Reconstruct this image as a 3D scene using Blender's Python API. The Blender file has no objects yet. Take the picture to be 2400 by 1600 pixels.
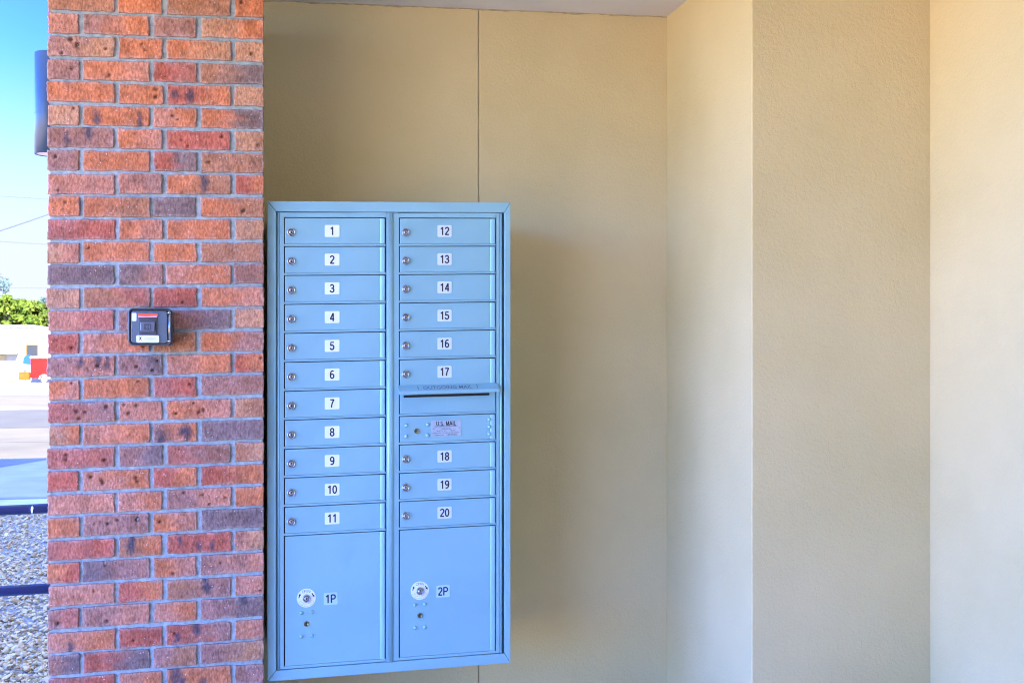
import bpy, math, random
import numpy as np
from mathutils import Vector
R = math.radians
rng = np.random.default_rng(7)
random.seed(7)
SC = bpy.context.scene
COL = SC.collection

# ------------------------------------------------------------------ camera, sky, sun, exposure
CZ = 1.18                    # eye height above the porch floor (floor is z = 0)
F, TH, CY = 2800.0, 0.21544, 838.0   # focal length and horizon in photo pixels, heading to the right of the wall normal
K = 0.0217                   # the building stands a little out of level: its courses rise to the right
cam = bpy.data.cameras.new('camera')
cam.sensor_width = 36; cam.lens = 36 * F / 2400; cam.shift_y = (CY - 800) / 2400
cam.clip_start = .05; cam.clip_end = 6000
cam.dof.use_dof = True; cam.dof.focus_distance = 3.85; cam.dof.aperture_fstop = 11
co = bpy.data.objects.new('camera', cam); COL.objects.link(co)
co.location = (0, 0, CZ); co.rotation_euler = (R(90), 0, -TH)
SC.camera = co

SUN = Vector((.20, -.80, .55)).normalized()      # towards the sun: behind the camera, to the right
el = math.asin(SUN.z); az = math.atan2(SUN.x, SUN.y)
W = bpy.data.worlds.new('World'); SC.world = W; W.use_nodes = True
wn = W.node_tree.nodes; wl = W.node_tree.links
bg = wn['Background']
sky = wn.new('ShaderNodeTexSky'); sky.sky_type = 'NISHITA'; sky.sun_disc = False
sky.sun_elevation = el; sky.sun_rotation = az
sky.air_density = 1.0; sky.dust_density = .35; sky.ozone_density = 3.0
grade = wn.new('ShaderNodeMix'); grade.data_type = 'RGBA'; grade.blend_type = 'MULTIPLY'; grade.inputs[0].default_value = 1
gam = wn.new('ShaderNodeGamma'); gam.inputs[1].default_value = 1.6
grade.inputs[7].default_value = (.26, .385, .80, 1)       # a deep, very clear blue sky
wl.new(sky.outputs[0], gam.inputs[0]); wl.new(gam.outputs[0], grade.inputs[6]); 
# added sky grading: dimmed ahead, brightened on the unseen left to light the walls
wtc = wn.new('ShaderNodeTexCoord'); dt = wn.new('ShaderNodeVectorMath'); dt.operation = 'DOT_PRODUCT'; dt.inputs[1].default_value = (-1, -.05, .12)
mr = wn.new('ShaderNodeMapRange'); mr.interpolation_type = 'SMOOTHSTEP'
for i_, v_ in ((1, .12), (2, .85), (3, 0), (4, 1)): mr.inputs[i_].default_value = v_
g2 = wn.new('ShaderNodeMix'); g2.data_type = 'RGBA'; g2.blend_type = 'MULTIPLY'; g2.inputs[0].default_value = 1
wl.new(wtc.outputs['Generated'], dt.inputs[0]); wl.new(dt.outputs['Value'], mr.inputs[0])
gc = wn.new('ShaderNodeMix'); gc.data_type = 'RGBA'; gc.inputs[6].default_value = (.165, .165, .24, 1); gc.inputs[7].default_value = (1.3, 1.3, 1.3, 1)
wl.new(mr.outputs[0], gc.inputs[0]); wl.new(grade.outputs[2], g2.inputs[6]); wl.new(gc.outputs[2], g2.inputs[7]); # added pale glow overhead, out of view, to light the gravel and pavement
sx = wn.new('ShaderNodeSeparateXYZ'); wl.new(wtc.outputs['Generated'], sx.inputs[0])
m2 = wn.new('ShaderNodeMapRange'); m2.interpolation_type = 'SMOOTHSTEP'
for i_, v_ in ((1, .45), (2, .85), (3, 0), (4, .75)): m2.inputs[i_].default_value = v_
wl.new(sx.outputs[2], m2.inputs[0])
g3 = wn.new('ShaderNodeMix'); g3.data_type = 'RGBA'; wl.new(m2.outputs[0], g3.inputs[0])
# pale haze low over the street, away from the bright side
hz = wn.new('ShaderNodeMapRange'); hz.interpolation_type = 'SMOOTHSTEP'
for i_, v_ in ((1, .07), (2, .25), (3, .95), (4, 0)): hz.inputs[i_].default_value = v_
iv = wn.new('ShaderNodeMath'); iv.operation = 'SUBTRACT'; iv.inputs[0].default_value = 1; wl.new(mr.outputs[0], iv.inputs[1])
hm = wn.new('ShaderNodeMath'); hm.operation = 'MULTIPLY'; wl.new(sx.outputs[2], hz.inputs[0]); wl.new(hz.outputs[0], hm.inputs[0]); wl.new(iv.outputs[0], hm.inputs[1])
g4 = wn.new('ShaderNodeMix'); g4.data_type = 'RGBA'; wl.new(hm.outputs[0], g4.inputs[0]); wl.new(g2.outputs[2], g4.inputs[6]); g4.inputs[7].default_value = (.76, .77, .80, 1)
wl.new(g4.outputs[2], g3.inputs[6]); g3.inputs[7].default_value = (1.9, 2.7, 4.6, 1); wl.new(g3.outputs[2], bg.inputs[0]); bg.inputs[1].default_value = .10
sl = bpy.data.lights.new('sun', 'SUN'); sl.energy = 5; sl.angle = R(.5); sl.color = (1, .93, .82)
so = bpy.data.objects.new('sun', sl); COL.objects.link(so)
so.rotation_euler = (-SUN).to_track_quat('-Z', 'Y').to_euler()
so.location = (6, -12, 20)
vs = SC.view_settings
vs.view_transform = 'Standard'; vs.look = 'None'; vs.gamma = 1; vs.use_curve_mapping = False
vs.exposure = 3.58
SC.cycles.max_bounces = 10; SC.cycles.diffuse_bounces = 6
SC.cycles.sample_clamp_indirect = 6
SC.cycles.filter_width = 1.1

# ------------------------------------------------------------------ helpers
CT, ST = math.cos(TH), math.sin(TH)
def tx(x): return math.tan(TH + math.atan((x - 1200) / F))       # X / Y of a photo column
def UP(x, y, Y):                                                  # photo pixel on plane Y -> world point
    t = tx(x); d = Y * (t * ST + CT)
    return (t * Y, Y, CZ - (y - CY) / F * d)

def hash3(i, j, k, s):
    h = (i.astype(np.int64) * 374761393 + j.astype(np.int64) * 668265263 + k.astype(np.int64) * 2147483647 + s * 1274126177) & 0x7fffffff
    h = ((h ^ (h >> 13)) * 1274126177) & 0x7fffffff
    return ((h ^ (h >> 16)) & 0xffff) / 65535.0
def vnoise(p, s=0):
    p = np.asarray(p, float); i = np.floor(p).astype(np.int64); f = p - i; f = f * f * (3 - 2 * f)
    o = 0
    for a in (0, 1):
        for b in (0, 1):
            for c in (0, 1):
                w = (f[:, 0] if a else 1 - f[:, 0]) * (f[:, 1] if b else 1 - f[:, 1]) * (f[:, 2] if c else 1 - f[:, 2])
                o = o + w * hash3(i[:, 0] + a, i[:, 1] + b, i[:, 2] + c, s)
    return o * 2 - 1

class MB:
    """collects shapes; build() links them as one mesh object"""
    def __init__(s): s.v = []; s.f = []; s.m = []; s.sm = []; s.n = 0; s.c = []
    def add(s, v, f, mat=0, smooth=False):
        v = np.asarray(v, float).reshape(-1, 3)
        s.v.append(v); s.f += [tuple(i + s.n for i in q) for q in f]
        s.m += [mat] * len(f); s.sm += [smooth] * len(f); s.n += len(v); return s
    def box(s, a, b, mat=0):
        (x0, y0, z0), (x1, y1, z1) = a, b
        v = [(x0,y0,z0),(x1,y0,z0),(x1,y1,z0),(x0,y1,z0),(x0,y0,z1),(x1,y0,z1),(x1,y1,z1),(x0,y1,z1)]
        return s.add(v, [(0,3,2,1),(4,5,6,7),(0,1,5,4),(1,2,6,5),(2,3,7,6),(3,0,4,7)], mat)
    def prism(s, pts, axis, a, b, mat=0, smooth=False):
        """outline pts (2-D, counter-clockwise) pushed from a to b along axis"""
        n = len(pts)
        def P(p, h):
            return {'y': (p[0], h, p[1]), 'x': (h, p[0], p[1]), 'z': (p[0], p[1], h)}[axis]
        v = [P(p, a) for p in pts] + [P(p, b) for p in pts]
        s.add(v, [tuple(range(n))[::-1], tuple(range(n, 2 * n))], mat)
        s.add(v, [(i, (i + 1) % n, n + (i + 1) % n, n + i) for i in range(n)], mat, smooth); return s
    def lathe(s, prof, axis='y', c=(0, 0, 0), n=24, mat=0, smooth=True, cap=True):
        """prof = [(radius, height)...] turned about axis through c; heights run along the axis"""
        v = []; f = []
        for r, h in prof:
            for k in range(n):
                a = 2 * math.pi * k / n; p, q = r * math.cos(a), r * math.sin(a)
                v.append({'y': (c[0] + p, c[1] + h, c[2] + q), 'z': (c[0] + p, c[1] + q, c[2] + h), 'x': (c[0] + h, c[1] + p, c[2] + q)}[axis])
        for i in range(len(prof) - 1):
            for k in range(n):
                f.append((i*n + k, i*n + (k+1) % n, (i+1)*n + (k+1) % n, (i+1)*n + k))
        s.add(v, f, mat, smooth)
        if cap:
            s.add(v, [tuple(range(n)), tuple(range((len(prof)-1)*n, len(prof)*n))], mat)
        return s
    def tube(s, pts, r, n=8, mat=0):
        pts = [Vector(p) for p in pts]; v = []; f = []
        for i, p in enumerate(pts):
            d = (pts[min(i+1, len(pts)-1)] - pts[max(i-1, 0)]).normalized()
            u = d.orthogonal().normalized() if abs(d.z) > .9 else d.cross(Vector((0,0,1))).normalized()
            w = d.cross(u)
            rr = r[i] if isinstance(r, (list, tuple)) else r
            for k in range(n):
                a = 2*math.pi*k/n; v.append(p + rr*(math.cos(a)*u + math.sin(a)*w))
        for i in range(len(pts)-1):
            for k in range(n): f.append((i*n+k, i*n+(k+1) % n, (i+1)*n+(k+1) % n, (i+1)*n+k))
        s.add([tuple(q) for q in v], f, mat, True)
        s.add([tuple(q) for q in v], [tuple(range(n)), tuple(range((len(pts)-1)*n, len(pts)*n))], mat); return s
    def mesh(s, name, mats, shear=False, bevel=0):
        me = bpy.data.meshes.new(name)
        v = np.concatenate(s.v) if s.v else np.zeros((0, 3))
        if shear: v = v.copy(); v[:, 2] += K * v[:, 0]
        me.from_pydata(v.tolist(), [], s.f)
        for m in mats: me.materials.append(m)
        me.polygons.foreach_set('material_index', s.m)
        me.polygons.foreach_set('use_smooth', s.sm)
        if s.c:
            a = me.attributes.new('tint', 'FLOAT_COLOR', 'POINT')
            c = np.concatenate(s.c); c = np.hstack([c, np.ones((len(c), 1))]) if c.shape[1] == 3 else c
            a.data.foreach_set('color', c.astype(np.float32).ravel())
        import bmesh
        bm = bmesh.new(); bm.from_mesh(me); bmesh.ops.remove_doubles(bm, verts=bm.verts, dist=1e-6)
        bmesh.ops.recalc_face_normals(bm, faces=bm.faces); bm.to_mesh(me); bm.free()
        me.update(); return me
    def build(s, name, mats, parent=None, loc=(0, 0, 0), shear=False, bevel=0, seg=2):
        if not isinstance(mats, (list, tuple)): mats = [mats]
        o = bpy.data.objects.new(name, s.mesh(name, mats, shear)); COL.objects.link(o)
        o.location = loc; o.parent = parent
        if bevel:
            b = o.modifiers.new('bevel', 'BEVEL'); b.width = bevel; b.segments = seg; b.limit_method = 'ANGLE'; b.angle_limit = R(40)
            b.harden_normals = False
        return o
def tag(o, label, cat, group=None, kind=None):
    if label: o['label'] = label
    if cat: o['category'] = cat
    if group: o['group'] = group
    if kind: o['kind'] = kind
    return o
def thing(name, label, cat, loc, group=None):
    o = bpy.data.objects.new(name, None); COL.objects.link(o); o.location = loc; o.empty_display_size = .1
    return tag(o, label, cat, group)

_tc = {}
def text(body, size, bold=0.0, sx=1.0):
    """lettering as flat polygons: (verts in the plane x/z centred on its middle, faces)"""
    key = (body, size, bold, sx)
    if key in _tc: return _tc[key]
    cu = bpy.data.curves.new('lettering', 'FONT'); cu.body = body; cu.size = size; cu.offset = bold * size
    cu.resolution_u = 3
    ob = bpy.data.objects.new('lettering', cu); COL.objects.link(ob)
    bpy.context.view_layer.update()
    me = bpy.data.meshes.new_from_object(ob.evaluated_get(bpy.context.evaluated_depsgraph_get()))
    v = np.array([tuple(p.co) for p in me.vertices]).reshape(-1, 3); f = [tuple(p.vertices) for p in me.polygons]
    bpy.data.objects.remove(ob); bpy.data.curves.remove(cu); bpy.data.meshes.remove(me)
    v[:, 0] *= sx
    c = (v.max(0) + v.min(0)) / 2
    _tc[key] = (np.c_[v[:, 0] - c[0], v[:, 1] - c[1]], f); return _tc[key]
def put_text(mb, body, size, x, y, z, mat, bold=0., sx=1., rot=0.):
    p, f = text(body, size, bold, sx)
    ca, sa = math.cos(rot), math.sin(rot)
    mb.add(np.c_[x + p[:, 0]*ca - p[:, 1]*sa, np.full(len(p), y), z + p[:, 0]*sa + p[:, 1]*ca], f, mat)
def arc(cx, cy, rx, ry, a0, a1, n=14):
    return [(cx + rx*math.cos(R(a0 + (a1-a0)*k/n)), cy + ry*math.sin(R(a0 + (a1-a0)*k/n))) for k in range(n+1)]
GLYPH = {'0': [arc(.28, .5, .205, .435, 90, 450, 28)],
 '1': [[(.33, 0), (.33, 1.0)], [(.35, .93), (.10, .735)]],
 '2': [arc(.275, .715, .205, .22, 172, -38, 16) + [(.11, .14), (.075, .065)], [(.045, .065), (.515, .065)]],
 '3': [arc(.26, .72, .185, .215, 168, -85, 16), arc(.265, .285, .215, .225, 85, -172, 16), [(.18, .51), (.28, .51)]],
 '4': [[(.40, 0), (.40, .985)], [(.385, .95), (.075, .30)], [(.02, .275), (.53, .275)]],
 '5': [[(.475, .925), (.135, .925), (.095, .50)], arc(.26, .325, .215, .265, 135, -165, 18)],
 '6': [arc(.275, .315, .195, .25, 0, 360, 24), arc(.31, .50, .235, .435, 55, 195, 16)],
 '7': [[(.04, .925), (.505, .925)], [(.485, .91), (.36, .70), (.265, .45), (.215, .20), (.20, 0)]],
 '8': [arc(.275, .72, .175, .215, 0, 360, 24), arc(.275, .28, .205, .225, 0, 360, 24)],
 '9': [arc(.275, .685, .195, .25, 0, 360, 24), arc(.24, .50, .235, .435, 235, 375, 16)],
 'P': [[(.115, 0), (.115, .99)], [(.115, .935), (.36, .935)] + arc(.36, .70, .20, .235, 90, -90, 14)[1:] + [(.115, .465)]]}
GLYPH.update({'U': [[(.11, 1.0), (.11, .33)] + arc(.35, .33, .24, .265, 180, 360, 16) + [(.59, 1.0)]],
 'S': [arc(.32, .72, .215, .215, 25, 250, 16)[:-1] + [(.31, .50)] + arc(.32, .285, .225, .225, 60, -160, 16)],
 'M': [[(.11, 0), (.11, 1)], [(.67, 0), (.67, 1)], [(.13, .95), (.39, .06)], [(.65, .95), (.39, .06)]],
 'A': [[(.05, 0), (.345, .97)], [(.645, 0), (.345, .97)], [(.16, .30), (.53, .30)]],
 'I': [[(.13, 0), (.13, 1)]], 'L': [[(.11, 1), (.11, 0)], [(.11, .065), (.53, .065)]], '.': [[(.12, 0), (.12, .15)]], ' ': []})
GW = {'U': .70, 'S': .63, 'M': .78, 'A': .69, 'I': .26, 'L': .56, '.': .24, ' ': .28, '1': .56, 'P': .66}
def put_number(mb, body, h, y, mat, wd=.165, sx=1.0, track=.04):
    tot = sum(GW.get(c, .56) for c in body) + track*(len(body)-1); x = -tot/2; st = 0
    for ch in body:
        for pl in GLYPH[ch]:
            p = np.array(pl) * [1, 1]; n = len(p); closed = np.allclose(p[0], p[-1]) and n > 3
            t = np.zeros_like(p)
            for i in range(n):
                if closed: a, c = p[(i-1) % (n-1)], p[(i+1) % (n-1)]
                else: a, c = p[max(i-1, 0)], p[min(i+1, n-1)]
                d = c - a; t[i] = d / np.hypot(*d)
            nn = np.c_[-t[:, 1], t[:, 0]] * wd/2
            L_, R_ = p + nn, p - nn; st += 1
            V = np.concatenate([L_, R_]) - [0, .5]
            mb.add(np.c_[(x + V[:, 0])*h*sx, np.full(2*n, y - st*.00003), V[:, 1]*h], [(i, i+1, n+i+1, n+i) for i in range(n-1)], mat)
        x += GW.get(ch, .56) + track
def rrect(x0, z0, x1, z1, r, n=5):
    out = []
    for cx, cz, a in ((x1-r, z1-r, 0), (x0+r, z1-r, 90), (x0+r, z0+r, 180), (x1-r, z0+r, 270)):
        for k in range(n+1):
            t = R(a + 90*k/n); out.append((cx + r*math.cos(t), cz + r*math.sin(t)))
    return out

# ------------------------------------------------------------------ materials
def mat(name, col, rough=.6, metal=0., spec=.5):
    m = bpy.data.materials.new(name); m.use_nodes = True
    b = m.node_tree.nodes['Principled BSDF']
    b.inputs['Base Color'].default_value = (*col, 1); b.inputs['Roughness'].default_value = rough
    b.inputs['Metallic'].default_value = metal; b.inputs['Specular IOR Level'].default_value = spec
    return m
def nd(m, typ, **kw):
    n = m.node_tree.nodes.new(typ)
    for k, v in kw.items():
        if k in n.inputs: n.inputs[k].default_value = v
        else: setattr(n, k, v)
    return n
def lk(m, a, b): m.node_tree.links.new(a, b)
def noisy(m, c0, c1, scale, detail=4, lo=.35, hi=.65, bump=None, coord='Object', rough_var=0):
    """two-tone noise colour and optional bump [(scale, strength, distance), ...]"""
    b = m.node_tree.nodes['Principled BSDF']
    tc = nd(m, 'ShaderNodeTexCoord')
    n = nd(m, 'ShaderNodeTexNoise'); n.inputs['Scale'].default_value = scale; n.inputs['Detail'].default_value = detail
    lk(m, tc.outputs[coord], n.inputs['Vector'])
    r = nd(m, 'ShaderNodeValToRGB'); e = r.color_ramp.elements
    e[0].position, e[1].position = lo, hi; e[0].color = (*c0, 1); e[1].color = (*c1, 1)
    lk(m, n.outputs['Fac'], r.inputs[0]); lk(m, r.outputs[0], b.inputs['Base Color'])
    prev = None
    for sc, st, di in bump or []:
        q = nd(m, 'ShaderNodeTexNoise'); q.inputs['Scale'].default_value = sc; q.inputs['Detail'].default_value = 3
        lk(m, tc.outputs[coord], q.inputs['Vector'])
        bp = nd(m, 'ShaderNodeBump'); bp.inputs['Strength'].default_value = st; bp.inputs['Distance'].default_value = di
        lk(m, q.outputs['Fac'], bp.inputs['Height'])
        if prev: lk(m, prev.outputs[0], bp.inputs['Normal'])
        prev = bp
    if prev: lk(m, prev.outputs[0], b.inputs['Normal'])
    return m

STUCCO = noisy(mat('stucco', (.6, .5, .3), .9, spec=.2), (.595, .49, .255), (.685, .565, .315), 1.6, 8, .30, .70,
               [(7, .10, .03), (26, .12, .012), (95, .33, .0055), (260, .45, .0026)])
SOFFIT = noisy(mat('soffit_paint', (.6, .6, .6), .8, spec=.2), (.66, .64, .60), (.72, .70, .66), 3, 4, bump=[(60, .15, .006)])
MORTAR = noisy(mat('mortar', (.4, .4, .38), .95, spec=.15), (.275, .335, .335), (.42, .485, .48), 60, 5, bump=[(90, .5, .004), (400, .6, .0015)])
PAINT = noisy(mat('mailbox_paint', (.3, .42, .6), .42, .35), (.258, .492, .555), (.288, .528, .592), 1.7, 3, bump=[(5, .10, .004), (900, .05, .0006)])
_n = nd(PAINT, 'ShaderNodeTexNoise'); _n.inputs['Scale'].default_value = 9; _n.inputs['Detail'].default_value = 6
_t = nd(PAINT, 'ShaderNodeTexCoord'); lk(PAINT, _t.outputs['Object'], _n.inputs['Vector'])
_m = nd(PAINT, 'ShaderNodeMapRange'); _m.inputs[1].default_value = .3; _m.inputs[2].default_value = .7; _m.inputs[3].default_value = .34; _m.inputs[4].default_value = .52
lk(PAINT, _n.outputs['Fac'], _m.inputs[0]); lk(PAINT, _m.outputs[0], PAINT.node_tree.nodes['Principled BSDF'].inputs['Roughness'])
FRAMEP = PAINT
DARKGAP = mat('dark_interior', (.012, .018, .03), .8)
STEEL = mat('polished_steel', (.46, .49, .52), .27, 1.0)
BRASS = mat('dull_brass', (.22, .20, .10), .4, .8)
BLACKHOLE = mat('keyhole_black', (.006, .006, .008), .6)
WHITE = mat('white_sticker', (.74, .80, .84), .5)
INK = mat('black_ink', (.012, .016, .03), .5)
GREYINK = mat('grey_ink', (.12, .15, .19), .5)
PLATE = noisy(mat('brushed_plate', (.52, .54, .58), .42, .3), (.40, .48, .54), (.46, .54, .60), 40, 2)
KEYBLACK = noisy(mat('black_enamel', (.05, .052, .058), .33, 0., .6), (.038, .04, .046), (.065, .067, .074), 12, 3, bump=[(500, .12, .001)])
CHROME = mat('chrome', (.75, .75, .75), .15, 1)
REDTAPE = mat('red_tape', (.75, .10, .045), .5)
PINKTAPE = mat('pink_tape', (.72, .40, .42), .5)
SLATE = noisy(mat('slate_blue_enamel', (.12, .17, .30), .4), (.022, .046, .082), (.028, .056, .098), 6, 2)
LENS = mat('frosted_lens', (.75, .75, .78), .5)
RAILP = mat('dark_blue_rail_paint', (.010, .035, .14), .28, 0, .6)
BIRD = mat('bird_dropping', (.75, .75, .72), .7)

def brick_mat():
    m = mat('fired_brick', (.4, .15, .07), .88, spec=.2); b = m.node_tree.nodes['Principled BSDF']
    at = nd(m, 'ShaderNodeAttribute', attribute_name='tint'); tc = nd(m, 'ShaderNodeTexCoord')
    n1 = nd(m, 'ShaderNodeTexNoise'); n1.inputs['Scale'].default_value = 190; n1.inputs['Detail'].default_value = 4
    mp = nd(m, 'ShaderNodeMapping'); mp.inputs['Scale'].default_value = (1, 1, .45); lk(m, tc.outputs['Object'], mp.inputs['Vector'])
    lk(m, mp.outputs[0], n1.inputs['Vector'])
    r1 = nd(m, 'ShaderNodeValToRGB'); e = r1.color_ramp.elements
    e[0].position, e[1].position = .25, .75; e[0].color = (.50, .47, .46, 1); e[1].color = (1.42, 1.42, 1.42, 1)
    lk(m, n1.outputs['Fac'], r1.inputs[0])
    mx = nd(m, 'ShaderNodeMix', data_type='RGBA', blend_type='MULTIPLY'); mx.inputs[0].default_value = 1
    lk(m, at.outputs['Color'], mx.inputs[6]); lk(m, r1.outputs[0], mx.inputs[7])
    # pale grit
    vo = nd(m, 'ShaderNodeTexVoronoi'); vo.inputs['Scale'].default_value = 80
    lk(m, tc.outputs['Object'], vo.inputs['Vector'])
    gr = nd(m, 'ShaderNodeValToRGB'); e = gr.color_ramp.elements
    e[0].position, e[1].position = .10, .16; e[0].color = (1, 1, 1, 1); e[1].color = (0, 0, 0, 1)
    lk(m, vo.outputs['Distance'], gr.inputs[0])
    n2 = nd(m, 'ShaderNodeTexNoise'); n2.inputs['Scale'].default_value = 35; lk(m, tc.outputs['Object'], n2.inputs['Vector'])
    g2 = nd(m, 'ShaderNodeValToRGB'); e = g2.color_ramp.elements; e[0].position, e[1].position = .50, .62
    lk(m, n2.outputs['Fac'], g2.inputs[0])
    mm = nd(m, 'ShaderNodeMath', operation='MULTIPLY'); lk(m, gr.outputs[0], mm.inputs[0]); lk(m, g2.outputs[0], mm.inputs[1])
    m2 = nd(m, 'ShaderNodeMix', data_type='RGBA'); lk(m, mm.outputs[0], m2.inputs[0])
    lk(m, mx.outputs[2], m2.inputs[6]); m2.inputs[7].default_value = (.62, .56, .52, 1)
    # dark pinholes
    v2 = nd(m, 'ShaderNodeTexVoronoi'); v2.inputs['Scale'].default_value = 110; v2.inputs['Randomness'].default_value = 1; lk(m, tc.outputs['Object'], v2.inputs['Vector'])
    d2 = nd(m, 'ShaderNodeValToRGB'); e = d2.color_ramp.elements
    e[0].position, e[1].position = .09, .17; e[0].color = (1, 1, 1, 1); e[1].color = (0, 0, 0, 1)
    lk(m, v2.outputs['Distance'], d2.inputs[0])
    n3 = nd(m, 'ShaderNodeTexNoise'); n3.inputs['Scale'].default_value = 48; lk(m, tc.outputs['Object'], n3.inputs['Vector'])
    g3 = nd(m, 'ShaderNodeMapRange'); g3.inputs[1].default_value = .38; g3.inputs[2].default_value = .60; lk(m, n3.outputs['Fac'], g3.inputs[0])
    mk = nd(m, 'ShaderNodeMath', operation='MULTIPLY'); lk(m, d2.outputs[0], mk.inputs[0]); lk(m, g3.outputs[0], mk.inputs[1])
    m3 = nd(m, 'ShaderNodeMix', data_type='RGBA'); lk(m, mk.outputs[0], m3.inputs[0])
    lk(m, m2.outputs[2], m3.inputs[6]); m3.inputs[7].default_value = (.07, .035, .03, 1)
    lk(m, m3.outputs[2], b.inputs['Base Color'])
    bp = nd(m, 'ShaderNodeBump'); bp.inputs['Strength'].default_value = .55; bp.inputs['Distance'].default_value = .003
    lk(m, n1.outputs['Fac'], bp.inputs['Height'])
    b2 = nd(m, 'ShaderNodeBump', invert=True); b2.inputs['Strength'].default_value = .5; b2.inputs['Distance'].default_value = .002
    lk(m, d2.outputs[0], b2.inputs['Height']); lk(m, bp.outputs[0], b2.inputs['Normal']); lk(m, b2.outputs[0], b.inputs['Normal'])
    return m
BRICK = brick_mat()

# ------------------------------------------------------------------ the setting: ground, street, kerbs
GZ = CZ - 1.70          # street level
def strip(name, y0, y1, z, m, x0=-400, x1=400, top=None):
    b = MB(); b.add([(x0, y0, z), (x1, y0, z), (x1, y1, z), (x0, y1, z)], [(0, 1, 2, 3)])
    o = b.build(name, m); return tag(o, None, None, kind='structure')
DIRT = noisy(mat('dry_ground', (.3, .26, .2), .95), (.48, .37, .24), (.58, .46, .31), .3, 6)
PALE = noisy(mat('worn_pale_road', (.3, .27, .22), .95), (.034, .029, .017), (.064, .055, .034), .55, 8, .3, .7)
ASPH = noisy(mat('asphalt', (.12, .12, .13), .9), (.022, .021, .016), (.032, .030, .023), 1.2, 6)
WALKM = noisy(mat('concrete_walk', (.5, .5, .48), .9), (.30, .28, .26), (.37, .35, .32), 1.5, 5)
KERBM = noisy(mat('kerb_concrete', (.5, .47, .4), .9), (.42, .40, .35), (.55, .53, .47), 2, 5)
LINEW = mat('road_line_white', (.22, .22, .21), .8)
YELK = noisy(mat('yellow_kerb', (.4, .28, .06), .8), (.30, .22, .08), (.44, .33, .10), 3, 4)
strip('ground', -60, 3000, GZ, DIRT, -3000, 3000)
strip('road', 20.2, 74, GZ + .004, PALE)
strip('road_lane', 30.7, 41.5, GZ + .008, ASPH)
strip('road_marking', 41.5, 42.9, GZ + .012, LINEW)
strip('road_marking', 58, 61, GZ + .012, LINEW)
strip('road_shade_band', 63, 73, GZ + .008, noisy(mat('blue_grey_shade', (.07, .09, .14), .9), (.06, .075, .11), (.09, .11, .15), .8, 5))  # blue shade across the far road, put into the strip's colour
strip('road_crack', 25.55, 25.72, GZ + .008, mat('tar_seam', (.05, .045, .04), .9))
# pavement on the near side with its kerb; a darker apron cuts into it on a slant
b = MB(); b.box((-40, 14.5, GZ - .1), (40, 20.0, GZ + .12)); tag(b.build('pavement', WALKM, bevel=.02), None, None, kind='structure')
b = MB(); b.add([(-3.9, 17.4, GZ + .124), (-40, 17.4, GZ + .124), (-40, 20.0, GZ + .124), (-2.95, 20.0, GZ + .124)], [(0, 1, 2, 3)])
tag(b.build('driveway_apron', noisy(mat('apron_asphalt', (.1, .1, .11), .9), (.12, .125, .14), (.16, .165, .18), 2, 5)), None, None, kind='structure')
b = MB(); b.box((-40, 13.5, GZ - .1), (40, 14.4, GZ + .10)); tag(b.build('kerb_strip', KERBM, bevel=.015), None, None, kind='structure')
b = MB(); b.box((-60, 74, GZ - .1), (60, 74.4, GZ + .15)); tag(b.build('far_kerb', YELK, bevel=.02), None, None, kind='structure')
b = MB(); b.box((-60, 74.45, GZ - .1), (60, 80.6, GZ + .14)); tag(b.build('far_pavement', KERBM), None, None, kind='structure')
# porch floor slab
b = MB(); b.box((-.605, -6, GZ - .2), (14, 5.4, -.15)); tag(b.build('porch_floor', noisy(mat('porch_concrete', (.4, .39, .37), .85), (.58, .56, .52), (.68, .66, .62), 3, 6), bevel=.01), None, None, kind='structure')

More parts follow.
